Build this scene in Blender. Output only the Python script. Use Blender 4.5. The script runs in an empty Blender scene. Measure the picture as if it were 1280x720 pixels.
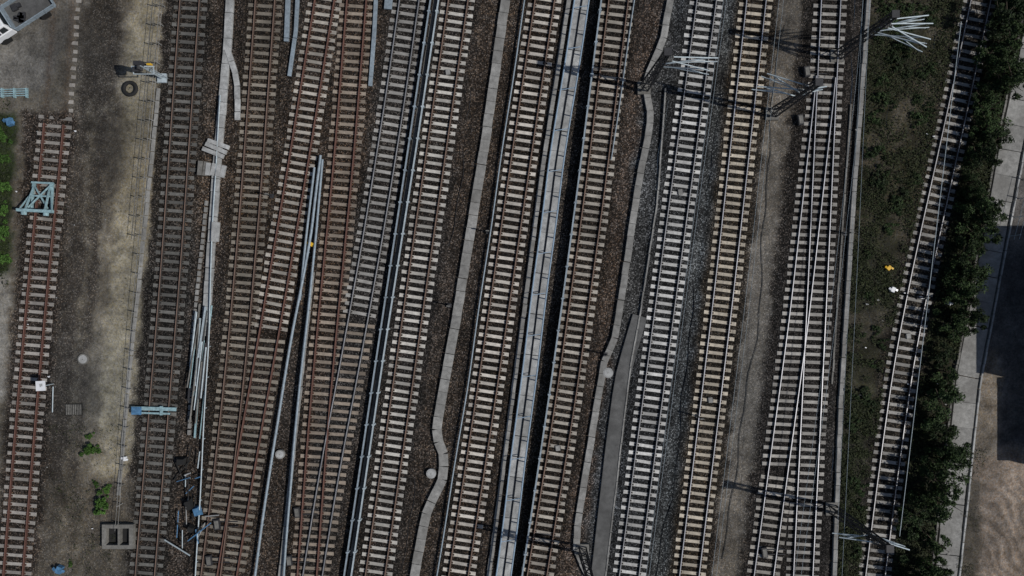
import bpy, math, random
import numpy as np
from mathutils import Vector, Matrix
random.seed(7); rng=np.random.default_rng(7)
scene=bpy.context.scene
S=16.0   # survey scale: 16 plan units per metre
def W(px,py): return ((px-640)/S,(360-py)/S)

# ------------------------------------------------------------ materials
def new_mat(name):
    m=bpy.data.materials.new(name); m.use_nodes=True
    nt=m.node_tree; b=nt.nodes['Principled BSDF']
    return m,nt,b
def N(nt,t,**kw):
    n=nt.nodes.new(t)
    for k,v in kw.items(): setattr(n,k,v)
    return n
def mul(nt,a,b):
    n=N(nt,'ShaderNodeMix',data_type='RGBA',blend_type='MULTIPLY'); n.inputs['Factor'].default_value=1
    nt.links.new(a,n.inputs['A']); nt.links.new(b,n.inputs['B']); return n.outputs['Result']
def mr(nt,src,a,b,lo=0.0,hi=1.0):
    n=N(nt,'ShaderNodeMapRange'); n.inputs['From Min'].default_value=lo; n.inputs['From Max'].default_value=hi
    n.inputs['To Min'].default_value=a; n.inputs['To Max'].default_value=b
    nt.links.new(src,n.inputs['Value']); return n.outputs['Result']
def simple(name,col,rough=0.8,metal=0.0,nscale=4.0,var=0.35,rnd=0.0,fine=30,bump=0.2,spec=0.3,dark=None,dk=0.75):
    m,nt,b=new_mat(name)
    tc=N(nt,'ShaderNodeTexCoord')
    n1=N(nt,'ShaderNodeTexNoise'); n1.inputs['Scale'].default_value=nscale; n1.inputs['Detail'].default_value=5; n1.inputs['Roughness'].default_value=0.7
    n2=N(nt,'ShaderNodeTexNoise'); n2.inputs['Scale'].default_value=fine; n2.inputs['Detail'].default_value=2
    nt.links.new(tc.outputs['Object'],n1.inputs['Vector']); nt.links.new(tc.outputs['Object'],n2.inputs['Vector'])
    rgb=N(nt,'ShaderNodeRGB'); rgb.outputs[0].default_value=(*col,1)
    c=mul(nt,rgb.outputs[0],mr(nt,n1.outputs['Fac'],1-var,1+var,0.3,0.7))
    c=mul(nt,c,mr(nt,n2.outputs['Fac'],1-var*0.6,1+var*0.6,0.3,0.7))
    if rnd>0:
        g=N(nt,'ShaderNodeNewGeometry'); c=mul(nt,c,mr(nt,g.outputs['Random Per Island'],1-rnd,1+rnd))
    if dark is not None:
        n3=N(nt,'ShaderNodeTexNoise'); n3.inputs['Scale'].default_value=0.35; n3.inputs['Detail'].default_value=5
        nt.links.new(tc.outputs['Object'],n3.inputs['Vector'])
        mx=N(nt,'ShaderNodeMix',data_type='RGBA'); nt.links.new(mr(nt,n3.outputs['Fac'],0,dk,0.45,0.7),mx.inputs['Factor'])
        nt.links.new(c,mx.inputs['A']); mx.inputs['B'].default_value=(*dark,1); c=mx.outputs['Result']
    nt.links.new(c,b.inputs['Base Color'])
    b.inputs['Roughness'].default_value=rough; b.inputs['Metallic'].default_value=metal
    b.inputs['Specular IOR Level'].default_value=spec
    if bump>0:
        bp=N(nt,'ShaderNodeBump'); bp.inputs['Strength'].default_value=bump; bp.inputs['Distance'].default_value=0.02
        nt.links.new(n2.outputs['Fac'],bp.inputs['Height']); nt.links.new(bp.outputs['Normal'],b.inputs['Normal'])
    return m
def ground_mat(name,use_attr=True,col=(0.09,0.08,0.065)):
    m,nt,b=new_mat(name)
    tc=N(nt,'ShaderNodeTexCoord')
    if use_attr:
        a=N(nt,'ShaderNodeAttribute',attribute_name='Col'); base=a.outputs['Color']; st=N(nt,'ShaderNodeAttribute',attribute_name='Stone').outputs['Fac']
    else:
        r=N(nt,'ShaderNodeRGB'); r.outputs[0].default_value=(*col,1); base=r.outputs[0]; st=None
    v=N(nt,'ShaderNodeTexVoronoi'); v.inputs['Scale'].default_value=10.5; nt.links.new(tc.outputs['Object'],v.inputs['Vector'])
    sep=N(nt,'ShaderNodeSeparateColor'); nt.links.new(v.outputs['Color'],sep.inputs[0])
    pw=N(nt,'ShaderNodeMath',operation='POWER'); nt.links.new(sep.outputs[0],pw.inputs[0]); pw.inputs[1].default_value=2.6
    stone=mr(nt,pw.outputs[0],0.34,3.0)
    gap=mr(nt,v.outputs['Distance'],1.15,0.25,0.15,0.75)
    sm=N(nt,'ShaderNodeMath',operation='MULTIPLY'); nt.links.new(stone,sm.inputs[0]); nt.links.new(gap,sm.inputs[1])
    n2=N(nt,'ShaderNodeTexNoise'); n2.inputs['Scale'].default_value=6; n2.inputs['Detail'].default_value=6; n2.inputs['Roughness'].default_value=0.78; nt.links.new(tc.outputs['Object'],n2.inputs['Vector'])
    soil=mr(nt,n2.outputs['Fac'],0.5,1.55,0.3,0.7)
    mx=N(nt,'ShaderNodeMix',data_type='FLOAT')
    if st is not None: nt.links.new(st,mx.inputs['Factor'])
    else: mx.inputs['Factor'].default_value=0.1
    nt.links.new(soil,mx.inputs['A']); nt.links.new(sm.outputs[0],mx.inputs['B'])
    c=mul(nt,base,mx.outputs['Result'])
    n3=N(nt,'ShaderNodeTexNoise'); n3.inputs['Scale'].default_value=0.9; n3.inputs['Detail'].default_value=6; n3.inputs['Roughness'].default_value=0.68; nt.links.new(tc.outputs['Object'],n3.inputs['Vector'])
    c=mul(nt,c,mr(nt,n3.outputs['Fac'],0.55,1.45,0.3,0.7))
    hs=N(nt,'ShaderNodeHueSaturation'); nt.links.new(c,hs.inputs['Color']); nt.links.new(mr(nt,sep.outputs[1],0.6,1.5),hs.inputs['Saturation'])
    nt.links.new(hs.outputs['Color'],b.inputs['Base Color'])
    b.inputs['Roughness'].default_value=0.95; b.inputs['Specular IOR Level'].default_value=0.15
    bp=N(nt,'ShaderNodeBump'); bp.inputs['Strength'].default_value=0.6; bp.inputs['Distance'].default_value=0.05
    nt.links.new(mx.outputs['Result'],bp.inputs['Height']); nt.links.new(bp.outputs['Normal'],b.inputs['Normal'])
    return m
M={}
M['ground']=ground_mat('ballast_ground'); M['far']=ground_mat('far_soil',False)
M['conc']=simple('concrete_trough',(0.25,0.247,0.235),rnd=0.18,var=0.34,nscale=2.5,dark=(0.13,0.125,0.115))
M['concd']=simple('concrete_weathered',(0.16,0.155,0.142),rnd=0.2,var=0.35,dark=(0.08,0.077,0.07))
M['concw']=simple('concrete_pale',(0.345,0.35,0.345),rnd=0.18,var=0.38,nscale=2.0,dark=(0.19,0.19,0.183))
M['asph']=simple('walkway_asphalt',(0.10,0.10,0.098),var=0.35,fine=40,nscale=1.5,dark=(0.055,0.055,0.054))
M['galv']=simple('galvanised_steel',(0.40,0.46,0.49),rough=0.55,metal=0.2,var=0.25,bump=0.05,rnd=0.12)
M['bluegrey']=simple('bluegrey_pipe',(0.24,0.29,0.33),rough=0.6,metal=0.1,var=0.3,bump=0.05,rnd=0.15)
M['blueline']=simple('pale_blue_rail',(0.22,0.30,0.385),rough=0.6,var=0.25,bump=0.05,rnd=0.15)
M['teal']=simple('teal_paint',(0.24,0.36,0.39),rough=0.65,var=0.4,bump=0.1)
M['bluepaint']=simple('blue_paint',(0.07,0.17,0.30),rough=0.6,var=0.4)
M['dark']=simple('dark_steel',(0.035,0.035,0.038),rough=0.6,var=0.3)
M['black']=simple('black_rubber',(0.018,0.018,0.018),rough=0.8,var=0.2)
M['white']=simple('white_paint',(0.74,0.75,0.77),rough=0.35,var=0.1,bump=0.0,spec=0.5)
M['yellow']=simple('yellow_paint',(0.70,0.42,0.03),rough=0.5,var=0.2)
M['glass']=simple('dark_glass',(0.02,0.025,0.03),rough=0.08,var=0.1,bump=0.0,spec=0.8)
M['bark']=simple('bark',(0.07,0.055,0.04),var=0.4)
M['brick']=simple('brick_wall',(0.24,0.13,0.09),var=0.3)
M['roof']=simple('bitumen_roof',(0.05,0.05,0.055),var=0.3)
def leafmat(name,col,lo=.3):
    m,nt,b=new_mat(name); g=N(nt,'ShaderNodeNewGeometry')
    cr=N(nt,'ShaderNodeValToRGB'); e=cr.color_ramp.elements
    e[0].color=(col[0]*lo,col[1]*lo,col[2]*lo,1); e[1].color=(col[0]*1.7,col[1]*1.5,col[2]*1.3,1)
    nt.links.new(g.outputs['Random Per Island'],cr.inputs[0])
    o=N(nt,'ShaderNodeObjectInfo'); c=mul(nt,cr.outputs[0],mr(nt,o.outputs['Random'],.6,1.3))
    nt.links.new(c,b.inputs['Base Color'])
    b.inputs['Roughness'].default_value=0.7; b.inputs['Specular IOR Level'].default_value=0.2
    return m
M['leaf']=leafmat('leaf_dark',(0.024,0.046,0.017)); M['leafb']=leafmat('leaf_bright',(0.055,0.13,0.03)); M['weed']=leafmat('weed_mix',(0.030,0.042,0.019))
def railtop(name,col,rough,metal): return simple(name,col,rough=rough,metal=metal,var=0.25,nscale=0.6,bump=0.0,spec=0.5)
M['rt_bright']=railtop('rail_head_polished',(0.56,0.56,0.58),0.33,0.7)
M['rt_mid']=railtop('rail_head_used',(0.30,0.30,0.31),0.45,0.5)
M['rt_rust']=railtop('rail_head_rusty',(0.185,0.122,0.092),0.7,0.1)
M['rt_red']=railtop('rail_head_red_rust',(0.145,0.072,0.053),0.8,0.0)
M['r_brown']=simple('rail_web_brown',(0.048,0.031,0.024),var=0.35)
M['r_red']=simple('rail_web_red',(0.074,0.034,0.026),var=0.35)
M['r_dark']=simple('rail_web_dark',(0.033,0.030,0.028),var=0.3)

# ------------------------------------------------------------ mesh builder
class MB:
    def __init__(s): s.v=[];s.f=[];s.m=[]
    def add(s,vs,fs,m=0):
        o=len(s.v); s.v.extend([tuple(map(float,v)) for v in vs]); s.f.extend([tuple(i+o for i in f) for f in fs]); s.m.extend([m]*len(fs))
    def box(s,c,size,rz=0.0,m=0,top=1.0,topy=None):
        if topy is None: topy=top
        hx,hy,hz=size[0]/2,size[1]/2,size[2]/2; ca,sa=math.cos(rz),math.sin(rz); vs=[]
        for z in(-1,1):
            for x,y in((-1,-1),(1,-1),(1,1),(-1,1)):
                kx=top if z>0 else 1; ky=topy if z>0 else 1
                X=x*hx*kx;Y=y*hy*ky; vs.append((c[0]+X*ca-Y*sa,c[1]+X*sa+Y*ca,c[2]+z*hz))
        s.add(vs,[(3,2,1,0),(4,5,6,7),(0,1,5,4),(1,2,6,5),(2,3,7,6),(3,0,4,7)],m)
    def beam(s,p0,p1,w,h,m=0):
        p0=Vector(p0);p1=Vector(p1);d=(p1-p0).normalized(); up=Vector((0,0,1))
        if abs(d.z)>0.95: up=Vector((0,1,0))
        a=d.cross(up).normalized()*w/2; b=a.cross(d).normalized()*h/2; vs=[]
        for p in(p0,p1):
            for x,y in((-1,-1),(1,-1),(1,1),(-1,1)): vs.append(p+a*x+b*y)
        s.add(vs,[(3,2,1,0),(4,5,6,7),(0,1,5,4),(1,2,6,5),(2,3,7,6),(3,0,4,7)],m)
    def cyl(s,p0,p1,r,m=0,n=8,r1=None):
        if r1 is None:r1=r
        p0=Vector(p0);p1=Vector(p1);d=(p1-p0).normalized(); up=Vector((0,0,1))
        if abs(d.z)>0.95: up=Vector((0,1,0))
        a=d.cross(up).normalized(); b=a.cross(d).normalized(); vs=[]
        for p,rr in((p0,r),(p1,r1)):
            for i in range(n):
                t=2*math.pi*i/n; vs.append(p+a*math.cos(t)*rr+b*math.sin(t)*rr)
        fs=[(i,(i+1)%n,n+(i+1)%n,n+i) for i in range(n)]+[tuple(range(n-1,-1,-1)),tuple(range(n,2*n))]
        s.add(vs,fs,m)
    def sweep(s,P,prof,m=0,mt=None):
        P=np.array(P,float); Z=P[:,2] if P.shape[1]>2 else np.zeros(len(P)); P=P[:,:2]
        T=np.gradient(P,axis=0); T/=np.linalg.norm(T,axis=1)[:,None]; Nn=np.stack([T[:,1],-T[:,0]],1)
        k=len(prof); vs=[]
        for i in range(len(P)):
            for o,z in prof: vs.append((P[i,0]+Nn[i,0]*o,P[i,1]+Nn[i,1]*o,z+Z[i]))
        base=len(s.v); s.v.extend(vs)
        for j in range(k):
            fs=[(i*k+j,i*k+(j+1)%k,(i+1)*k+(j+1)%k,(i+1)*k+j) for i in range(len(P)-1)]
            s.f.extend([tuple(q+base for q in f) for f in fs]); s.m.extend([(mt[j] if mt else m)]*len(fs))
        n=len(P)-1
        s.f.append(tuple(base+q for q in range(k))); s.f.append(tuple(base+n*k+q for q in range(k-1,-1,-1))); s.m.extend([m,m])
    def obj(s,name,mats,parent=None,loc=None,smooth=False):
        me=bpy.data.meshes.new(name); me.from_pydata(s.v,[],s.f)
        for x in mats: me.materials.append(x)
        me.polygons.foreach_set('material_index',s.m)
        if smooth: me.polygons.foreach_set('use_smooth',[True]*len(s.f))
        me.update(); ob=bpy.data.objects.new(name,me); scene.collection.objects.link(ob)
        if parent: ob.parent=parent
        if loc: ob.location=loc
        return ob
def empty(name,loc=(0,0,0),rz=0):
    e=bpy.data.objects.new(name,None); scene.collection.objects.link(e); e.location=loc; e.rotation_euler=(0,0,rz); e.empty_display_size=0.5; return e
def line(pts,step=0.5,smooth=0,ext=10.0):
    P=[Vector(W(*p)) for p in pts]
    if pts[0][1]<=0: P.insert(0,P[0]+(P[0]-P[1]).normalized()*ext)
    if pts[-1][1]>=720: P.append(P[-1]+(P[-1]-P[-2]).normalized()*ext)
    A=np.array([(p.x,p.y) for p in P]); d=np.r_[0,np.cumsum(np.linalg.norm(np.diff(A,axis=0),axis=1))]
    n=max(2,int(d[-1]/step)+1); t=np.linspace(0,d[-1],n); X=np.interp(t,d,A[:,0]);Y=np.interp(t,d,A[:,1])
    if smooth>0:
        k=max(1,int(smooth/step)); k=min(k,n-2)
        for _ in range(2):
            for arr in(X,Y):
                pad=np.r_[2*arr[0]-arr[k:0:-1],arr,2*arr[-1]-arr[-2:-k-2:-1]]
                arr[:]=np.convolve(pad,np.ones(2*k+1)/(2*k+1),'valid')
    return np.stack([X,Y],1)

# ------------------------------------------------------------ tracks
tracks=[
 dict(p=[(80,0),(68,160),(46,380),(31,550),(17,720)],sc=(0.30,0.28,0.255),rt='rt_red',rw='r_red',bt=(0.062,0.052,0.045),sp=0.66,y0=150),
 dict(p=[(238,0),(214,340),(182,720)],sc=(0.13,0.127,0.117),rt='rt_rust',rw='r_dark',bt=(0.045,0.041,0.037),sp=0.66),
 dict(p=[(332,0),(313,260),(299,420),(283,570),(264,720)],sc=(0.22,0.195,0.16),rt='rt_rust',rw='r_brown',bt=(0.052,0.043,0.035),sp=0.62),
 dict(p=[(406,0),(374,200),(338,410),(309,570),(284,720)],sc=(0.38,0.35,0.305),rt='rt_red',rw='r_red',bt=(0.055,0.044,0.036),sp=0.62,main=2),
 dict(p=[(446,0),(430,200),(412,380),(399,520),(384,720)],sc=(0.27,0.225,0.18),rt='rt_red',rw='r_red',bt=(0.055,0.043,0.035),sp=0.62),
 dict(p=[(512,0),(492,140),(466,300),(437,460),(412,590),(391,720)],sc=(0.30,0.29,0.27),rt='rt_mid',rw='r_dark',bt=(0.05,0.046,0.043),sp=0.62,main=4),
 dict(p=[(573,0),(525,330),(501,500),(469,720)],sc=(0.46,0.44,0.40),rt='rt_rust',rw='r_brown',bt=(0.042,0.038,0.035),sp=0.62),
 dict(p=[(681,0),(654,180),(610,480),(573,720)],sc=(0.48,0.445,0.395),rt='rt_rust',rw='r_brown',bt=(0.033,0.028,0.024),sp=0.62),
 dict(p=[(773,0),(742,250),(707,500),(671,720)],sc=(0.36,0.33,0.285),rt='rt_rust',rw='r_brown',bt=(0.038,0.032,0.027),sp=0.62),
 dict(p=[(883,0),(834,360),(786,720)],sc=(0.50,0.495,0.475),rt='rt_mid',rw='r_dark',bt=(0.038,0.039,0.040),sp=0.62),
 dict(p=[(945,0),(905,360),(861,720)],sc=(0.46,0.41,0.33),rt='rt_bright',rw='r_brown',bt=(0.042,0.035,0.027),sp=0.62),
 dict(p=[(1038,0),(1034,80),(1021,360),(1003,720)],sc=(0.31,0.295,0.27),rt='rt_bright',rw='r_dark',bt=(0.030,0.027,0.025),sp=0.62),
 dict(p=[(1038,0),(1034,80),(998,400),(954,720)],sc=(0.33,0.31,0.275),rt='rt_bright',rw='r_dark',bt=(0.030,0.027,0.025),sp=0.62,main=11),
 dict(p=[(1225,0),(1193,150),(1153,330),(1129,450),(1108,600),(1093,720)],sc=(0.28,0.27,0.25),rt='rt_mid',rw='r_brown',bt=(0.042,0.037,0.031),sp=0.64),
]
for t in tracks:
    t['L']=line(t['p'],0.4,3.0,14.0); o=np.argsort(t['L'][:,1]); t['ys']=t['L'][o,1]; t['xs']=t['L'][o,0]
    t['fx']=lambda y,t=t: np.interp(y,t['ys'],t['xs'])
def sleeper_tpl(L=2.6):
    st=[(-L/2,.14,0),(-L/2+.85,.118,-.022),(L/2-.85,.118,-.022),(L/2,.14,0)]
    vs=[]
    for u,w,z in st:
        e=1 if abs(u)==L/2 else 0
        vs+= [(u,-w-.03,z-.2),(u,-w-.012,z-.03),(u*(1-.008*e),-w,z),(u*(1-.008*e),w,z),(u,w+.012,z-.03),(u,w+.03,z-.2)]
    fs=[]
    for i in range(3):
        for j in range(5): fs.append((i*6+j,(i+1)*6+j,(i+1)*6+j+1,i*6+j+1))
    fs.append((0,1,2,3,4,5)[::-1]); fs.append(tuple(18+q for q in range(6)))
    return np.array(vs),fs
def arclen(L): return np.r_[0,np.cumsum(np.linalg.norm(np.diff(L,axis=0),axis=1))]
for ti,t in enumerate(tracks):
    root=empty('railway_track'); L=t['L']; d=arclen(L)
    c=t['sc']; ms=simple('concrete_sleeper',c,rnd=0.27,var=0.27,nscale=3,fine=18,dark=tuple(x*0.5 for x in c),dk=.85)
    mb=MB(); clip=MB()
    T=np.gradient(L,axis=0); T/=np.linalg.norm(T,axis=1)[:,None]
    partner=[q for q in tracks if q.get('main')==ti]; mainidx=t.get('main')
    s=0.2
    while s<d[-1]:
        s+=t['sp']+random.gauss(0,.008); x=np.interp(s,d,L[:,0]); y=np.interp(s,d,L[:,1]); tx=np.interp(s,d,T[:,0]); ty=np.interp(s,d,T[:,1])
        if s>d[-1] : break
        LL=2.6; off=0
        if mainidx is not None and abs(tracks[mainidx]['fx'](y)-x)<2.35: continue
        if partner:
            sep=float(partner[0]['fx'](y)-x)
            if abs(sep)<2.35: LL=2.6+abs(sep); off=sep/2
        nx,ny=-ty,tx
        if nx<0: nx,ny=-nx,-ny
        a=math.atan2(ny,nx)+random.gauss(0,0.010)
        vs,fs=sleeper_tpl(LL); ca,sa=math.cos(a),math.sin(a)
        ox=x+nx*(off+random.gauss(0,0.025)); oy=y+ny*off
        V=np.stack([ox+vs[:,0]*ca-vs[:,1]*sa, oy+vs[:,0]*sa+vs[:,1]*ca, vs[:,2]+random.gauss(0,0.006)],1)
        mb.add(V,fs)
        py=360-y*S
        if t.get('y0') is None or py>t['y0']:
            for r in(-0.75,0.75):
                for q in(-0.13,0.13): clip.box((x+nx*(r+q),y+ny*(r+q),0.015),(0.09,0.13,0.05),a)
                clip.box((x+nx*r,y+ny*r,0.004),(0.32,0.14,0.016),a)
    mb.obj('sleepers',[ms],root); clip.obj('rail_clips',[M[t['rw']]],root)
    rb=MB(); zo=-0.004 if mainidx is not None else 0
    LR=L
    if t.get('y0') is not None: LR=L[(360-L[:,1]*S)>t['y0']]
    if mainidx is not None:
        sep=np.abs(tracks[mainidx]['fx'](LR[:,1])-LR[:,0]); LR=LR[sep>0.09]
    Tn=np.gradient(LR,axis=0); Tn/=np.linalg.norm(Tn,axis=1)[:,None]; Nn=np.stack([Tn[:,1],-Tn[:,0]],1)
    prof=[(-.070,.012),(-.065,.03),(-.012,.045),(-.012,.12),(-.036,.13),(-.036,.165),(-.026,.172),(.026,.172),(.036,.165),(.036,.13),(.012,.12),(.012,.045),(.065,.03),(.070,.012)]
    prof=[(a,b+zo) for a,b in prof]; mt=[0]*14; mt[6]=1; mt[5]=1; mt[7]=1
    for g in(-.7525,.7525): rb.sweep(LR+Nn*g,prof,0,mt)
    rb.obj('rails',[M[t['rw']],M[t['rt']]],root)
# ------------------------------------------------------------ terrain
nx_,ny_=600,400
gx=np.linspace(-54,54,nx_); gy=np.linspace(-38,38,ny_); X,Y=np.meshgrid(gx,gy)
def vnoise(X,Y,sc,seed):
    r=np.random.default_rng(seed); G=r.random((256,256)); x=X*sc+100; y=Y*sc+100
    xi=np.floor(x).astype(int);yi=np.floor(y).astype(int);fx=x-xi;fy=y-yi;fx=fx*fx*(3-2*fx);fy=fy*fy*(3-2*fy)
    g=lambda a,b:G[a%256,b%256]
    return (g(xi,yi)*(1-fx)+g(xi+1,yi)*fx)*(1-fy)+(g(xi,yi+1)*(1-fx)+g(xi+1,yi+1)*fx)*fy
n_lo=vnoise(X,Y,0.25,1); n_md=vnoise(X,Y,1.0,2); n_hi=vnoise(X,Y,3.0,3)
PX=X*S+640+(n_md-.5)*10+(n_hi-.5)*8; PY=360-Y*S+(n_md-.5)*8
col=np.zeros(X.shape+(3,)); col[:]=(0.061,0.054,0.048); stone=np.ones(X.shape)
Z=np.full(X.shape,-0.22)
def xb(pts): 
    p=sorted(pts,key=lambda q:q[1]); return np.interp(PY,[q[1] for q in p],[q[0] for q in p])
def sstep(a,b,x): t=np.clip((x-a)/(b-a),0,1); return t*t*(3-2*t)
def zone(l,r,c,st=None,z=None,soft=6,y0=-9999,y1=9999,k=1.0):
    global col,stone,Z
    m=sstep(-soft,soft,PX-xb(l))*sstep(-soft,soft,xb(r)-PX)*sstep(-soft,soft,PY-y0)*sstep(-soft,soft,y1-PY)*k
    col=col*(1-m[...,None])+np.array(c)*m[...,None]
    if st is not None: stone=stone*(1-m)+st*m
    if z is not None: Z=Z*(1-m)+z*m
zone([(255,0),(205,720)],[(600,0),(500,720)],(0.071,0.059,0.050))
zone([(590,0),(490,720)],[(720,0),(615,720)],(0.065,0.054,0.046))
zone([(790,0),(690,720)],[(835,0),(735,720)],(0.084,0.067,0.056))
zone([(835,0),(806,110),(765,430),(725,720)],[(925,0),(842,720)],(0.078,0.081,0.083))
zone([(905,0),(810,720)],[(925,0),(840,720)],(0.082,0.088,0.090))
zone([(972,0),(947,250),(893,720)],[(1006,0),(977,250),(928,720)],(0.135,0.125,0.11),st=0.35)
zone([(1012,0),(935,720)],[(1085,0),(1040,720)],(0.037,0.034,0.032))
fl=[(205,-300),(205,0),(150,720),(130,1000)]
zone([(-400,0),(-400,1)],fl,(0.118,0.108,0.091),st=0.12,z=-0.09,soft=5)
zone([(100,0),(95,160),(70,400),(45,720)],[(150,0),(140,200),(110,420),(85,720)],(0.070,0.063,0.055),st=0.6)
zone([(164,0),(158,60),(140,300),(118,640)],[(202,0),(198,60),(182,300),(156,640)],(0.215,0.198,0.155),st=0.05,soft=8,y0=-40,y1=640)
zone([(-30,0),(-30,1)],[(105,0),(50,130)],(0.13,0.125,0.115),st=0.0,y1=118)
zone([(30,150),(0,720)],[(93,150),(42,720)],(0.075,0.063,0.054),st=1,y0=140)
zone([(-60,150),(-60,720)],[(14,150),(10,400),(0,520)],(0.2,0.195,0.18),st=0.05,y0=330,y1=500)
zone([(-60,150),(-60,720)],[(20,150),(10,400),(0,520)],(0.030,0.042,0.020),st=0.0,y0=140,y1=340)
zone([(50,0),(50,1)],[(175,0),(175,1)],(0.088,0.081,0.070),st=0.4,y0=600)
for dx in(0,22): zone([(112+dx,120),(98+dx,400),(70+dx,720)],[(119+dx,120),(105+dx,400),(77+dx,720)],(0.15,0.138,0.113),st=0.05,soft=5,k=.55,y0=120)
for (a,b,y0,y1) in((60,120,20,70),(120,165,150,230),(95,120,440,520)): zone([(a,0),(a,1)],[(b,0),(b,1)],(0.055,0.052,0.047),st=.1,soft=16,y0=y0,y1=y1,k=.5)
zone([(1088,0),(1068,250),(1052,500),(1045,720)],[(1205,0),(1170,150),(1132,330),(1108,450),(1086,600),(1072,720)],(0.032,0.032,0.022),st=0.3,z=-0.12)
mveg=sstep(.5,.66,vnoise(X,Y,.35,21)*.6+vnoise(X,Y,1.2,22)*.4)
zm=(X*S+640>np.interp(360-Y*S,[0,250,500,720],[1090,1070,1054,1047]))&(X*S+640<np.interp(360-Y*S,[0,150,330,450,600,720],[1205,1170,1132,1108,1086,1072]))
mv=(mveg*zm*.75)[...,None]; col=col*(1-mv)+np.array((0.072,0.066,0.052))*mv
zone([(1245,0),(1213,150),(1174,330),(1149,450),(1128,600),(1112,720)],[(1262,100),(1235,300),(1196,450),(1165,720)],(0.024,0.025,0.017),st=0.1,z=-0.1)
zone([(1300,0),(1262,180),(1230,400),(1195,720)],[(1800,0),(1800,1)],(0.215,0.180,0.150),st=0.1,z=-0.12,soft=4)
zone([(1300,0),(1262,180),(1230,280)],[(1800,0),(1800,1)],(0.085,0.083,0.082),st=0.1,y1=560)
zone([(1215,400),(1215,600)],[(1256,400),(1252,600)],(0.14,0.127,0.11),st=0.1,y0=440,y1=575)
zone([(1205,640),(1195,720)],[(1228,640),(1225,720)],(0.09,0.08,0.066),st=0.1,y0=600)
stq=sstep(.45,.8,np.sin((X*1.0+Y*.75)*6.0+vnoise(X,Y,.6,31)*9)*.5+.5)*sstep(1222,1238,X*S+640)*sstep(585,620,360-Y*S)
col*=(1-.35*stq)[...,None]; Z+=.07*stq
for ti,t in enumerate(tracks):
    xt=np.interp(Y,t['ys'],t['xs']); dd=np.abs(X-xt)+(n_md-.5)*0.5
    m=1-sstep(1.25,2.1,dd); m2=1-sstep(1.6,2.3,np.abs(X-xt))
    if ti==0: m=m*sstep(130,160,360-Y*S)
    col=col*(1-m[...,None])+np.array(t['bt'])*m[...,None]; stone=stone*(1-m)+m
    Z=np.maximum(Z,-0.22+0.165*m2)
    if t['rt'] in('rt_rust','rt_red') or ti==10:
        m3=np.exp(-((np.abs(X-xt)-.75)/.25)**2)*0.38; col=col*(1-m3[...,None])+np.array((0.073,0.046,0.031))*m3[...,None]
xt=np.interp(Y,tracks[0]['ys'],tracks[0]['xs']); pyv=360-Y*S
m=(1-sstep(135,158,pyv+(n_hi-.5)*20))*(1-sstep(0.85,1.0,X-xt+(n_hi-.5)*.25))*sstep(-8,-6,X-xt)
Z=Z*(1-m)+0.04*m
col*=(0.70+0.60*n_lo)[...,None]*(0.82+0.36*n_md)[...,None]
rs=vnoise(X,Y,.12,9); col[...,0]*=0.97+0.10*rs; col[...,2]*=1.04-0.12*rs
Z+= (n_hi-.5)*0.03+(n_md-.5)*0.02
me=bpy.data.meshes.new('ground')
V=np.stack([X,Y,Z],-1).reshape(-1,3)
idx=np.arange(nx_*ny_).reshape(ny_,nx_); F=np.stack([idx[:-1,:-1],idx[:-1,1:],idx[1:,1:],idx[1:,:-1]],-1).reshape(-1,4)
me.vertices.add(len(V)); me.vertices.foreach_set('co',V.ravel()); me.loops.add(F.size); me.loops.foreach_set('vertex_index',F.ravel().astype(np.int32))
me.polygons.add(len(F)); me.polygons.foreach_set('loop_start',np.arange(0,F.size,4,dtype=np.int32)); me.polygons.foreach_set('loop_total',np.full(len(F),4,dtype=np.int32))
me.update(calc_edges=True); me.validate()
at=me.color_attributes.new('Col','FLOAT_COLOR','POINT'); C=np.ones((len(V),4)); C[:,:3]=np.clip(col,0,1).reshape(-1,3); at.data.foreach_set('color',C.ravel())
a2=me.attributes.new('Stone','FLOAT','POINT'); a2.data.foreach_set('value',np.clip(stone,0,1).ravel())
me.materials.append(M['ground']); g=bpy.data.objects.new('ground',me); scene.collection.objects.link(g)
fb=MB(); fb.add([(-900,-900,-.5),(900,-900,-.5),(900,900,-.5),(-900,900,-.5)],[(0,1,2,3)]); fb.obj('terrain',[M['far']])

# ------------------------------------------------------------ linear features
def slabs(name,pts,w,z1,mat,seg=1.0,gap=0.015,z0=-0.4,smooth=0,jit=0.012):
    L=line(pts,0.1,smooth,12.0); d=arclen(L); mb=MB(); s=0
    while s<d[-1]-0.05:
        e=min(s+seg,d[-1]); n=2 if seg<=1.2 else 6
        ss=np.linspace(s+gap,e-gap,n); Q=np.stack([np.interp(ss,d,L[:,0]),np.interp(ss,d,L[:,1])],1)+rng.normal(0,jit,2)
        zt=z1+random.gauss(0,0.004); h=w/2
        mb.sweep(Q,[(-h,z0),(-h,zt-.012),(-h+.012,zt),(h-.012,zt),(h,zt-.012),(h,z0)]); s=e
    return mb.obj(name,[mat])
def pipe(mb,pts,r,z,m=0,smooth=1.0,posts=2.4):
    L=line(pts,0.6,smooth,12.0); n=8
    L=L+np.stack([np.sin(np.arange(len(L))*.31+r*90)*.02,np.zeros(len(L))],1)
    mb.sweep(L,[(r*math.cos(2*math.pi*i/n),z+r*math.sin(2*math.pi*i/n)) for i in range(n)],m)
    if posts:
        d=arclen(L); s=0.4
        while s<d[-1]:
            x,y=np.interp(s,d,L[:,0]),np.interp(s,d,L[:,1]); mb.box((x,y,(z-.4)/2),(.07,.07,z+.4),0.15,m); s+=posts
slabs('cable_trough',[(632,0),(606,180),(570,400),(548,520),(545,545),(556,572),(553,600),(534,638),(528,665),(518,720)],0.72,0.05,M['conc'])
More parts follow.
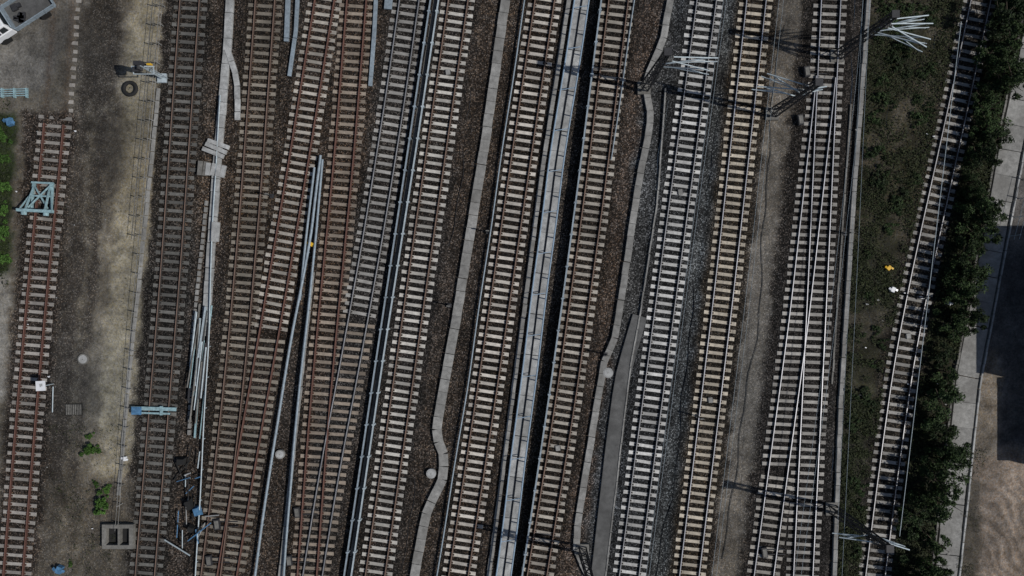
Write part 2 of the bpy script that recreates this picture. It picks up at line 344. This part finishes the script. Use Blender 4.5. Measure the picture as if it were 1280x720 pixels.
slabs('cable_trough',[(838,0),(829,50),(806,103),(813,140),(812,160),(798,230),(775,385),(768,425),(756,450),(742,530),(722,655),(721,690),(736,720)],0.52,0.05,M['conc'])
slabs('cable_trough',[(287,0),(284,60),(272,190),(262,330),(256,420)],0.6,0.05,M['concw'])
slabs('cable_trough',[(284,62),(297,100),(297,150)],0.42,0.09,M['concw'])
slabs('walkway',[(800,395),(778,470),(766,560),(748,720)],1.15,-0.03,M['asph'],seg=8,gap=0.0,smooth=1,jit=0)
slabs('kerb',[(832,110),(822,250),(802,380),(788,460),(776,560),(757,720)],0.12,0.02,M['conc'])
slabs('kerb',[(1086,0),(1067,250),(1051,500),(1043,720)],0.34,0.06,M['conc'])
slabs('kerb',[(1064,130),(1050,330),(1040,480)],0.14,0.02,M['concd'])
slabs('concrete_walkway',[(727,0),(694,210),(676,350),(629,720)],1.15,0.12,M['concw'],seg=1.6,gap=.025)
slabs('cable_trough',[(711,0),(678,210),(660,350),(611,720)],0.34,0.04,M['conc'])
fb=MB()
for o in(-9,9): pipe(fb,[(727+o,0),(694+o,210),(676+o,350),(629+o,720)],0.06,0.75,posts=1.6)
L=line([(727,0),(694,210),(676,350),(629,720)],0.1,0,12); d=arclen(L); s=0
while s<d[-1]:
    x,y=np.interp(s,d,L[:,0]),np.interp(s,d,L[:,1]); fb.beam((x-.56,y-.09,.72),(x+.56,y+.09,.72),.05,.05); s+=3.2
fb.obj('handrail',[M['blueline']])
slabs('cable_trough',[(727,0),(694,210),(676,350),(629,720)],.12,.17,M['dark'],seg=3.2,gap=.05,z0=.1)
def lowwall(name,pts,w,h,mat,cap):
    L=line(pts,0.5,1,12); mb=MB(); a=w/2
    mb.sweep(L,[(-a,-.4),(-a,h),(-a-.02,h),(-a-.02,h+.05),(a+.02,h+.05),(a+.02,h),(a,h),(a,-.4)],0,[0,0,1,1,1,1,0,0])
    d=arclen(L); s=0.5
    while s<d[-1]:
        x,y=np.interp(s,d,L[:,0]),np.interp(s,d,L[:,1]); mb.box((x,y,h/2-.15),(w+.16,.12,h+.5),.14,1); s+=2.5
    mb.obj(name,[mat,cap])
lowwall('steel_barrier',[(751,0),(722,230),(702,380),(688,480),(652,720)],0.08,0.6,M['dark'],M['bluegrey'])
lowwall('steel_barrier',[(539,0),(512,180),(471,450),(431,720)],0.08,0.35,M['dark'],M['bluegrey'])
lowwall('steel_barrier',[(549,0),(522,180),(481,440),(440,720)],0.08,0.35,M['dark'],M['galv'])
slabs('cable_trough',[(544,0),(517,180),(476,445),(436,720)],0.3,0.0,M['concd'])
pb=MB(); pipe(pb,[(656,0),(629,180),(585,480),(546,720)],0.055,0.2); pipe(pb,[(793,0),(764,200)],0.04,0.1); pb.obj('steel_pipe',[M['bluegrey']])
pb=MB(); pipe(pb,[(402,195),(391,290),(368,410),(343,560),(320,720)],0.10,0.35); pipe(pb,[(394,210),(384,300),(376,375)],0.09,0.32); pb.obj('steel_pipe',[M['bluegrey']])
pb=MB(); pipe(pb,[(404,200),(397,290),(385,400),(368,560),(356,720)],0.09,0.3); pb.obj('steel_pipe',[M['bluegrey']])
slabs('cable_trough',[(391,340),(381,430),(363,600),(350,720)],0.3,0.03,M['conc'])
for p,w in (([(360,0),(358,52)],.35),([(372,0),(370,40),(362,96)],.28),([(470,0),(468,40),(463,108)],.3),([(486,0),(485,12)],.6)):
    slabs('cable_trough',p,w,0.12,M['bluegrey'],seg=3)
pb=MB(); pipe(pb,[(277,120),(268,260),(262,430),(246,720)],0.05,0.25); pb.obj('steel_pipe',[M['galv']])
slabs('kerb',[(258,250),(240,420),(236,545)],0.22,0.02,M['conc'],seg=0.5,gap=0.06)
slabs('kerb',[(198,110),(180,290),(160,480),(148,620)],0.26,0.03,M['conc'],seg=1.0,gap=0.03)
slabs('concrete_path',[(1302,0),(1264,180),(1229,370),(1208,480),(1182,720)],1.7,0.02,M['conc'],seg=2.0,gap=0.02)
slabs('kerb',[(1282,0),(1246,180),(1212,370),(1191,480),(1164,720)],0.16,0.1,M['concd'],seg=1.0)
slabs('kerb',[(1321,0),(1282,180),(1246,370),(1225,480),(1199,720)],0.14,0.1,M['concw'],seg=1.0)
def fence(pts,h,mat,name='wire_fence',sp=1.5):
    L=line(pts,0.3,1,10); d=arclen(L); mb=MB(); s=0
    for z in(h*.45,h*.97): mb.sweep(L,[(-.018,z),(0,z+.02),(.018,z),(0,z-.02)])
    while s<d[-1]:
        x,y=np.interp(s,d,L[:,0]),np.interp(s,d,L[:,1]); mb.box((x,y,h/2-.1),(.06,.06,h+.2),.1); s+=sp
    mb.obj(name,[mat])
fence([(206,0),(190,180),(172,380),(150,660)],0.8,M['conc'])
fence([(197,0),(186,120),(170,300)],0.8,M['concd'])
fence([(1281,225),(1262,300)],1.2,M['galv'])
def cable(pts,amp,col,name='signal_cable',seed=0):
    L=line(pts,.25,1,8); r=np.random.default_rng(seed); k=np.arange(len(L)); w=sum(np.sin(k*f+r.random()*6)*amp/(j+1) for j,f in enumerate((.05,.13,.31)))
    L=L+np.stack([w,0*w],1); mb=MB(); mb.sweep(L,[(-.022,-.16),(0,-.11),(.022,-.16)]); mb.obj(name,[M[col]])
for i,(p,a,c) in enumerate([([(600,0),(560,300),(520,560),(495,720)],.35,'dark'),([(708,0),(640,450),(604,720)],.1,'dark'),([(806,0),(770,250),(725,500),(700,720)],.3,'dark'),([(857,0),(806,360),(760,700)],.25,'galv'),
   ([(915,0),(870,360),(824,720)],.25,'dark'),([(1068,0),(1052,300),(1030,720)],.2,'galv'),([(980,30),(950,350),(910,700)],.25,'concd'),([(120,130),(110,330),(90,560)],.5,'concd'),([(1140,10),(1110,200),(1080,420)],.6,'galv'),([(1180,20),(1163,90),(1150,200),(1128,300)],.4,'galv'),([(372,110),(345,330),(318,500)],.2,'dark')]): cable(p,a,c,seed=i)
def pm(px,py,rz=.14):
    x,y=W(px,py); mb=MB(); mb.box((x,y,.06),(.45,.85,.32),rz,0,.92); mb.box((x,y,.24),(.3,.6,.04),rz,1); mb.beam((x,y+.2,.06),(x+1.6,y+.2,.06),.05,.05,0); mb.beam((x,y-.15,.06),(x+1.6,y-.15,.06),.05,.05,0); mb.obj('point_machine',[M['dark'],M['concd']])
for p in((1008,90),(1000,150),(272,655),(262,700),(362,700),(372,640),(955,690)): pm(*p)
for ti,ys in((6,(90,)),(8,(560,)),(9,(240,)),(10,(500,)),(13,(420,))):
    for py in ys:
        y=(360-py)/S; x=float(tracks[ti]['fx'](y)); mb=MB(); mb.box((x,y,.05),(.36,.45,.07),.14,0,.9); mb.box((x,y,.01),(.46,.28,.04),.14,1); mb.obj('balise',[M['conc'],M['dark']])

# ------------------------------------------------------------ catenary masts
def mast(px,py,arms,h=9.2,col='dark'):
    x,y=W(px,py); root=empty('catenary_mast',(x,y,0)); mb=MB(); w=.28
    for sx in(-1,1):
        for sy in(-1,1): mb.beam((sx*w,sy*w,-.3),(sx*w*.55,sy*w*.55,h),.09,.09)
    n=11
    for i in range(n):
        z0=i*h/n; z1=(i+1)*h/n; a=w*(1-.45*z0/h); b=w*(1-.45*z1/h); s=1 if i%2 else -1
        mb.beam((-a*s,-a,z0),(b*s,-b,z1),.05,.05); mb.beam((a*s,a,z0),(-b*s,b,z1),.05,.05)
        mb.beam((-a,-a*s,z0),(-b,b*s,z1),.05,.05); mb.beam((a,a*s,z0),(b,-b*s,z1),.05,.05)
    mb.box((0,0,h),(.5,.5,.1)); mb.obj('lattice_mast',[M[col]],root)
    f=MB(); f.box((0,0,-.1),(1.0,1.0,.4)); f.obj('foundation',[M['concd']],root)
    a=MB()
    for(ang,ln,z)in arms:
        c,s=math.cos(math.radians(ang)),math.sin(math.radians(ang)); tip=(c*ln,s*ln,z)
        a.cyl((c*.2,s*.2,z+.7),tip,.045); a.cyl((c*.2,s*.2,z-1.0),(c*ln*.86,s*ln*.86,z+.08),.045)
        a.cyl((c*.9,s*.9,z-.75),(c*ln*1.05,s*ln*1.05,z-.85),.035)
        a.cyl((c*ln*.55,s*ln*.55,z-.3),(c*ln,s*ln,z-.95),.03)
        for k in range(3): a.cyl((c*(.3+.13*k),s*(.3+.13*k),z+.7),(c*(.36+.13*k),s*(.36+.13*k),z+.7),.11,1)
    a.obj('cantilever_arms',[M['galv'],M['concd']],root)
mast(805,110,[(2,3.8,7.4),(-10,3.4,6.9)])
mast(965,142,[(172,3.2,6.4),(158,3.0,7.2),(14,1.6,6.6)])
mast(1046,70,[(4,3.9,6.6),(-10,4.0,6.2),(-24,3.6,6.9),(10,3.2,7.4)])
mast(1040,636,[(-20,2.8,6.6),(176,2.6,7.4)])
mast(728,688,[(-4,3.8,7.2),(-14,3.3,6.6)])
mast(1040,790,[(176,3.4,7.4),(4,3.0,6.8)])
wb=MB()
for ti in(9,10,11,12):
    for z,off in((5.6,0.1),(6.9,0.0)):
        Lw=tracks[ti]['L'][::6]; wb.sweep(Lw+off,[(-.010,z),(0,z+.010),(.010,z),(0,z-.010)])
a=W(1168,50);b=W(1100,650); wb.cyl((a[0]-2,a[1]-1,7),(b[0]-2,b[1]+1,7),.02)
wb.obj('overhead_wire',[M['galv']])
def marker(px,py,h=1.3):
    x,y=W(px,py); mb=MB(); mb.cyl((x,y,-.2),(x,y,h),.05); mb.box((x,y,h),(.26,.08,.26),0,1); mb.box((x,y,-.05),(.3,.3,.25),0,0); mb.obj('marker_post',[M['dark'],M['concd']])
for p in((562,382),(757,443),(610,290),(1056,292),(872,520),(340,245),(1148,372)): marker(*p)

x,y=W(203,98); r=empty('railway_signal',(x,y,0)); mb=MB()
mb.cyl((0,0,-.2),(0,0,3.6),.09); mb.box((0,0,-.02),(.7,.7,.3)); mb.box((-.0,0,3.2),(1.7,.09,.09)); mb.box((0,-.5,3.0),(1.5,.07,.07)); mb.beam((.8,0,3.2),(.75,-.5,3.0),.06,.06); mb.beam((-.8,0,3.2),(-.75,-.5,3.0),.06,.06)
for k in range(9): mb.box((.28,0,.3+k*.35),(.35,.04,.04))
mb.cyl((.12,0,0),(.12,.0,3.3),.025); mb.cyl((.44,0,0),(.44,0,3.3),.025); mb.obj('post_and_ladder',[M['galv']],r)
mb=MB(); mb.box((-.15,.12,3.35),(.55,.3,.9)); mb.box((-.5,-.2,3.1),(.45,.35,.4)); mb.cyl((-.15,-.03,3.55),(-.15,-.3,3.55),.14,0,12); mb.cyl((-.15,-.03,3.2),(-.15,-.3,3.2),.14,0,12); mb.obj('signal_head',[M['dark']],r)
mb=MB(); mb.box((.55,.12,3.3),(.32,.12,.28)); mb.obj('yellow_plate',[M['yellow']],r)
def torus(name,px,py,R,rr,z,mat):
    x,y=W(px,py); vs=[];fs=[];n,k=28,10
    for i in range(n):
        t=2*math.pi*i/n
        for j in range(k):
            u=2*math.pi*j/k; vs.append((x+(R+rr*math.cos(u))*math.cos(t),y+(R+rr*math.cos(u))*math.sin(t),z+rr*.9*math.sin(u)))
            fs.append((i*k+j,((i+1)%n)*k+j,((i+1)%n)*k+(j+1)%k,i*k+(j+1)%k))
    mb=MB(); mb.add(vs,fs); return mb.obj(name,[mat],smooth=True)
torus('tyre',163,111,.48,.15,.05,M['black'])
x,y=W(55,250); r=empty('buffer_stop',(x,y,0),-0.05); mb=MB()
for s in(-.75,.75): mb.beam((s*1.0,1.35,.2),(s,-1.0,.25),.14,.16); mb.beam((s*.8,1.2,.25),(s,-.75,1.0),.12,.12); mb.beam((s,-.85,.2),(s,-.85,1.1),.16,.16)
mb.box((0,-.95,1.05),(2.7,.22,.4)); mb.box((0,1.3,.3),(1.7,.14,.14)); mb.beam((-.7,1.2,.3),(.75,-.7,.7),.1,.1); mb.beam((.7,1.2,.3),(-.75,-.7,.72),.1,.1); mb.box((0,.25,.5),(1.5,.12,.12))
for s in(-.85,.85): mb.cyl((s,-1.05,1.05),(s,-1.3,1.05),.2,0,12)
mb.beam((-1.25,-.85,.95),(-.75,.5,.35),.09,.09); mb.beam((1.25,-.85,.95),(.75,.5,.35),.09,.09)
mb.obj('steel_frame',[M['teal']],r)
x,y=W(66,480); r=empty('trackside_sign',(x,y,0)); mb=MB(); mb.cyl((0,0,-.2),(0,0,1.6),.04); mb.cyl((.0,-2.2,.05),(0.05,-.2,.05),.04); mb.obj('post',[M['galv']],r)
mb=MB(); mb.box((0,.05,1.55),(.7,.75,.08),.05); mb.obj('panel',[M['white']],r); mb=MB(); mb.box((.05,.12,1.596),(.22,.2,.008),.05); mb.obj('symbol',[M['concw']],r)
def manhole(px,py,r,mat,name='manhole_cover'):
    x,y=W(px,py); mb=MB(); mb.cyl((x,y,-.4),(x,y,.06),r,0,24); mb.cyl((x,y,.06),(x,y,.075),r*.78,1,24); mb.box((x,y,.08),(.1,.05,.02),.3,0); mb.obj(name,[mat,M['concw']])
manhole(104,449,.42,M['concd']); manhole(760,466,.4,M['concw']); manhole(539,592,.38,M['concw']); manhole(350,568,.36,M['conc'])
x,y=W(92,512); mb=MB(); mb.box((x,y,-.1),(1.3,.9,.16),0.02,1)
for k in range(9): mb.box((x-.56+.14*k,y,.0),(.06,.8,.05),.02,0)
mb.obj('drain_grate',[M['concd'],M['black']])
x,y=W(150,669); mb=MB()
for(cx,cy,sx,sy)in((0,.8,2.4,.3),(0,-.8,2.4,.3),(-1.05,0,.3,1.3),(1.05,0,.3,1.3),(0.1,0,.15,1.3)): mb.box((x+cx,y+cy,.05),(sx,sy,.7),0)
mb.box((x,y,-.1),(2,1.4,.08),0,1); mb.obj('concrete_pit',[M['concd'],M['black']])
x,y=W(194,511); mb=MB(); mb.box((x,y+.05,.24),(3.5,.28,.12),-.03); mb.box((x-.2,y-.3,.22),(2.9,.14,.1),-.03); mb.box((x-1.3,y-.1,.34),(.75,.6,.1),-.03,1); mb.box((x+.6,y-.1,.25),(.2,.7,.14),0); mb.obj('derail_beam',[M['teal'],M['bluepaint']])
def stack(px,py,n,L,Wd,ang,mat,name='concrete_slab_stack'):
    x,y=W(px,py); mb=MB()
    for k in range(n):
        o=(k-(n-1)/2)*Wd*1.12; a=math.radians(ang)+random.gauss(0,.04)
        mb.box((x-math.sin(a)*o+random.gauss(0,.05),y+math.cos(a)*o,.18+.04*(k%2)),(L,Wd,.22),a)
    mb.obj(name,[mat])
stack(271,186,3,1.75,.32,-22,M['concw']); stack(271,213,4,.95,.33,82,M['concw']); stack(256,211,2,1.1,.35,82,M['concd']); stack(270,290,2,1.5,.32,88,M['concw'])
mb=MB()
for k in range(26):
    px=random.gauss(259,5.5); py=random.uniform(375,470); l=random.uniform(3.5,6); a=math.radians(random.gauss(-96,2.2)); x,y=W(px-(py-372)*.085,py); z=random.uniform(0.05,.4)
    p0=(x,y,z); p1=(x+math.cos(a)*l,y+math.sin(a)*l,z+random.gauss(0,.05))
    if k%3: mb.cyl(p0,p1,random.uniform(.03,.07),k%4)
    else: mb.beam(p0,p1,.13,.1,k%4)
mb.obj('pipe_pile',[M['galv'],M['teal'],M['dark'],M['concd']])
mb=MB()
for k in range(24):
    px=random.gauss(234,9); py=random.uniform(575,700); l=random.uniform(.5,2.4); a=math.radians(random.gauss(75,35)); x,y=W(px,py); z=random.uniform(.1,.4)
    mb.cyl((x,y,z),(x+math.cos(a)*l,y+math.sin(a)*l,z+.1),random.uniform(.03,.06),random.choice([0,0,1,2,2,3]))
for(px,py,sx,sy,m)in((248,638,.55,.8,1),(228,576,.7,.6,2),(238,630,.6,.9,2),(240,660,.5,.5,2)):
    x,y=W(px,py); mb.box((x,y,.25),(sx,sy,.5),random.uniform(-.5,.5),m,.7)
mb.obj('scrap_pile',[M['galv'],M['bluepaint'],M['black'],M['concw']])
def litter(px,py,s,mat,name='litter_box'):
    x,y=W(px,py); mb=MB(); a=random.uniform(0,3); mb.box((x,y,s*.3),(s,s*.75,s*.6),a,0,.9); mb.beam((x-s*.4,y,s*.62),(x-s*.75,y+s*.3,s*.5),s*.4,.02); mb.beam((x+s*.4,y,s*.62),(x+s*.8,y-s*.2,s*.55),s*.35,.02); mb.obj(name,[mat])
litter(389,305,.42,M['yellow']); litter(1110,335,.4,M['yellow']); litter(1115,362,.42,M['white']); litter(1185,379,.35,M['white']); litter(157,573,.35,M['white']); litter(14,153,.6,M['bluepaint']); litter(1151,372,.25,M['white']); litter(76,711,.6,M['bluepaint'])
for k in range(40):
    px=random.choice([random.uniform(1070,1160),random.uniform(20,150),random.uniform(1165,1200)]); litter(px,random.uniform(120,700),random.uniform(.06,.14),random.choice([M['white'],M['concw'],M['conc']]),'litter')
x,y=W(12,117); mb=MB()
for k in range(4): mb.box((x,y+.25-.17*k,.3),(3.3,.07,.08),.03)
for k in range(4): mb.box((x-1.4+k*.95,y,.1),(.1,.75,.4),.03)
mb.obj('steel_rack',[M['teal']])

# ------------------------------------------------------------ flatbed truck
ang=math.radians(33); tx,ty=W(30,24); r=empty('flatbed_truck',(tx,ty,-.08),ang)
def bev(ob,w=.05):
    m=ob.modifiers.new('b','BEVEL'); m.width=w; m.segments=3; m.limit_method='ANGLE'; return ob
mb=MB(); mb.box((0,0,.65),(5.6,.9,.22)); mb.obj('chassis',[M['dark']],r)
mb=MB(); mb.box((-1.75,0,1.0),(2.0,1.95,.75)); bev(mb.obj('cab_body',[M['white']],r),.09)
mb=MB(); mb.box((-1.55,0,1.70),(1.6,1.88,.72),0,0,.84,.86); bev(mb.obj('cab_roof',[M['white']],r),.07)
mb=MB()
mb.add([(-2.345,-.78,1.44),(-2.345,.78,1.44),(-2.24,.72,1.98),(-2.24,-.72,1.98)],[(0,3,2,1)])
for s in(-1,1):
    for a,b in((-2.2,-1.6),(-1.5,-.95)): mb.add([(a,s*.955,1.45),(b,s*.955,1.45),(b*.99-.02,s*.87,1.96),(a+.07,s*.87,1.96)],[(0,1,2,3)] if s<0 else [(3,2,1,0)])
mb.add([(-.735,-.7,1.5),(-.735,.7,1.5),(-.83,.65,1.95),(-.83,-.65,1.95)],[(0,1,2,3)])
mb.obj('windows',[M['glass']],r)
mb=MB(); mb.box((-2.78,0,.6),(.12,1.9,.3)); mb.box((-2.5,1.1,1.5),(.1,.22,.3)); mb.box((-2.5,-1.1,1.5),(.1,.22,.3)); mb.obj('bumper_and_mirrors',[M['dark']],r)
mb=MB(); mb.box((1.15,0,.88),(3.5,2.05,.1)); mb.obj('bed_floor',[M['asph']],r)
mb=MB()
for s in(-1,1): mb.box((1.15,s*1.03,1.12),(3.5,.06,.42))
mb.box((2.92,0,1.12),(.06,2.0,.42)); mb.box((-.6,0,1.3),(.08,2.0,.85))
for k in range(5): 
    for s in(-1,1): mb.box((-.4+k*.8,s*1.065,1.12),(.07,.05,.44))
mb.obj('side_boards',[M['bluegrey']],r)
mb=MB()
for cx in(-1.9,1.7):
    for s in(-1,1): mb.cyl((cx,s*.98,.4),(cx,s*.74,.4),.4,0,20)
mb.obj('wheels',[M['black']],r)
mb=MB()
for k in range(7): mb.box((random.uniform(-.2,2.5),random.uniform(-.6,.6),1.02),(random.uniform(.3,.8),random.uniform(.2,.5),.2),random.uniform(0,3))
mb.obj('load',[M['dark']],r)

# ------------------------------------------------------------ building (east of frame)
def building(px,py0,py1,w,h,name):
    x,y0=W(px,py0); _,y1=W(px,py1); r=empty(name,(x,(y0+y1)/2,0)); ln=y0-y1
    mb=MB(); mb.box((w/2,0,h/2-.3),(w,ln,h+.6)); mb.obj('walls',[M['brick']],r)
    mb=MB(); mb.box((w/2,0,h+.08),(w+.3,ln+.3,.16)); mb.obj('roof',[M['roof']],r)
    wi=MB(); n=int(ln/2.2)
    for k in range(n):
        yy=-ln/2+1.1+k*ln/n; wi.box((-.01,yy,h*.55),(.08,1.1,1.1),0,0); wi.box((-.04,yy,h*.55-.62),(.16,1.3,.1),0,1); wi.box((-.04,yy,h*.55),(.07,.05,1.08),0,1)
    wi.obj('windows',[M['glass'],M['concw']],r)
building(1300,303,482,9,5.4,'brick_shed'); building(1300,486,585,8,3.3,'brick_shed')

# ------------------------------------------------------------ vegetation
def leafmesh(name,R,H,n,trunk=True,mat='leaf',size=.14,seed=0):
    r=np.random.default_rng(seed); mb=MB()
    if trunk:
        mb.cyl((0,0,-.3),(.05,.05,H*.5),.10,1,8,.06)
        for k in range(7):
            a=k*2.4+r.random(); z=H*(.2+.08*k*.6); mb.cyl((0.02,0.02,z),(math.cos(a)*R*.75,math.sin(a)*R*.75,min(H*.9,z+H*.35)),.045,1,6,.012)
    nc=int(14+7*R); cl=[]; lob=r.random(3)*6.28
    for k in range(nc):
        a=r.random()*6.283; rr=R*(.75+.3*math.sin(2*a+lob[0])+.25*math.sin(3*a+lob[1])); q=math.sqrt(r.random())*rr
        z=H*(.25+.7*r.random()*(1-.55*min(1,(q/R))**2)); cl.append((math.cos(a)*q,math.sin(a)*q,z,R*(.10+.2*r.random())))
    V=[];F=[]
    for i in range(n):
        c=cl[int(r.integers(nc))]; dv=r.normal(0,1,3); dv/=np.linalg.norm(dv); p=np.array(c[:3])+dv*c[3]*(r.random()**.5)
        if p[2]<.02: p[2]=.03
        a=r.normal(0,1,3); a[2]*=.6; a/=np.linalg.norm(a); b=np.cross(a,r.normal(0,1,3)+np.array([0,0,.6])); b/=np.linalg.norm(b); s=size*(.5+r.random())
        o=len(V); V+=[p-a*s*.6,p+b*s*.3,p+a*s*.6,p-b*s*.3]; F.append((o,o+1,o+2,o+3))
    mb.add(V,F,0); return mb.obj(name,[M[mat],M['bark']])
variants=[]
for k in range(8):
    o=leafmesh('deciduous_tree',1.35+.18*(k%4),2.8+.5*(k%3),2900+250*(k%4),seed=k+11); variants.append(o.data); bpy.data.objects.remove(o)
def tree(x,y,s,k):
    o=bpy.data.objects.new('deciduous_tree',variants[k%8]); scene.collection.objects.link(o); o.location=(x,y,-.1); o.scale=(s*random.uniform(.85,1.15),s*random.uniform(.85,1.2),s*random.uniform(.7,1.15)); o.rotation_euler=(0,0,random.uniform(0,6.28))
trpts=[(1240,-20),(1225,80),(1207,150),(1190,230),(1178,300),(1168,360),(1156,430),(1146,500),(1136,570),(1126,640),(1118,740)]
k=0; py=-20
while py<745:
    cx=np.interp(py,[q[1] for q in trpts],[q[0] for q in trpts])
    x,y=W(cx+24+random.gauss(0,8),py+random.gauss(0,5)); big=random.random()
    tree(x,y,random.uniform(.8,1.08) if big>.35 else random.uniform(.35,.65),k)
    k+=1; py+=random.uniform(11,25)
for (px,py,s) in((1262,20,1.1),(1250,70,1.0),(1268,95,1.0),(1245,130,.95),(1238,190,.85),(1228,235,.6),(1226,345,.45)):
    x,y=W(px-22,py+8); tree(x,y,s,k); k+=1
sh=leafmesh('shrub',.85,.8,2200,False,'leafb',.12,77); x,y=W(128,630); sh.location=(x,y,-.1)
sh2=leafmesh('shrub',.8,.7,800,False,'leaf',.12,78); x,y=W(1130,60); sh2.location=(x,y,-.1)
for(px,py,s)in((115,562,.8),(112,545,.4),(120,605,.35),(4,170,.8),(2,200,.8),(2,235,.9),(6,262,.6),(6,290,.8),(2,325,.9),(135,612,.5),(88,705,.3),(1207,600,.3)):
    o=bpy.data.objects.new('shrub',sh.data); scene.collection.objects.link(o); x,y=W(px,py); o.location=(x,y,-.1); o.scale=(s,s*1.1,s); o.rotation_euler=(0,0,px)
for i in range(60):
    py=random.choice([random.uniform(0,270),random.uniform(0,720)]); l=np.interp(py,[0,250,500,720],[1098,1078,1062,1052]); r_=np.interp(py,[0,150,330,450,600,720],[1190,1160,1124,1102,1080,1068])
    o=bpy.data.objects.new('shrub',sh2.data); scene.collection.objects.link(o); x,y=W(random.uniform(l,r_),py); o.location=(x,y,-.12); s=random.uniform(.25,.9); o.scale=(s,s*random.uniform(.8,1.6),s*.8); o.rotation_euler=(0,0,py)
V=[];F=[]
def weeds(n,l,r_,y0,y1,size,thr,seed):
    r=np.random.default_rng(seed); py=r.uniform(y0,y1,n); L_=np.interp(py,[q[1] for q in l],[q[0] for q in l]); R_=np.interp(py,[q[1] for q in r_],[q[0] for q in r_])
    px=L_+(R_-L_)*r.random(n); x=(px-640)/S; y=(360-py)/S; nn=vnoise(x,y,.5,seed+5)*.6+vnoise(x,y,1.7,seed+6)*.4
    nn=nn+np.where((px>1000)&(py<260),.12,0)
    for i in np.nonzero(nn>thr+r.normal(0,.08,n))[0]:
        p=np.array([x[i],y[i],-.08+r.random()*.25]); a=r.normal(0,1,3); a[2]*=.5; a/=np.linalg.norm(a); b=np.cross(a,[r.normal(),r.normal(),1.5]); b/=np.linalg.norm(b); s=size*(.5+r.random())
        o=len(V); V.extend([tuple(p-a*s*.6),tuple(p+b*s*.25),tuple(p+a*s*.6),tuple(p-b*s*.25)]); F.append((o,o+1,o+2,o+3))
weeds(60000,[(1090,0),(1070,250),(1054,500),(1047,720)],[(1205,0),(1172,150),(1134,330),(1110,450),(1088,600),(1074,720)],-40,760,.13,.50,3)
weeds(28000,[(1247,0),(1215,150),(1176,330),(1151,450),(1130,600),(1114,720)],[(1290,0),(1250,150),(1222,330),(1196,450),(1166,700)],-40,760,.15,.34,4)
weeds(2500,[(60,500),(70,720)],[(160,500),(140,720)],530,720,.1,.62,5); weeds(2500,[(-30,100),(-30,400)],[(14,100),(10,400)],120,360,.13,.3,6)
weeds(2500,[(1205,560),(1195,720)],[(1235,560),(1215,720)],560,760,.09,.6,8); weeds(3000,[(85,100),(60,700)],[(175,100),(140,700)],100,700,.08,.7,12)
mb=MB(); mb.add(V,F); mb.obj('weeds',[M['weed']])

# ------------------------------------------------------------ light, sky, camera
el=math.radians(48); hx,hy=0.973,-0.23
sun=bpy.data.lights.new('sun','SUN'); sun.energy=3.0; sun.angle=math.radians(.6); sun.color=(1,.965,.915)
so=bpy.data.objects.new('sun',sun); scene.collection.objects.link(so); so.location=(30,-8,40)
so.rotation_euler=Vector((-hx*math.cos(el),-hy*math.cos(el),-math.sin(el))).to_track_quat('-Z','Y').to_euler()
w=bpy.data.worlds.new('World'); scene.world=w; w.use_nodes=True; nt=w.node_tree; bg=nt.nodes['Background']
sk=nt.nodes.new('ShaderNodeTexSky'); sk.sky_type='NISHITA'; sk.sun_disc=False; sk.sun_elevation=el; sk.sun_rotation=math.atan2(hx,hy)
nt.links.new(sk.outputs[0],bg.inputs[0]); bg.inputs[1].default_value=0.055
cam=bpy.data.cameras.new('camera'); co=bpy.data.objects.new('camera',cam); scene.collection.objects.link(co)
H=60.0; co.location=(0,0,H); co.rotation_euler=(0,0,0); cam.sensor_width=36; cam.lens=36*H/80.0; cam.clip_end=3000
scene.camera=co
scene.view_settings.view_transform='Standard'; scene.view_settings.look='None'; scene.view_settings.exposure=0
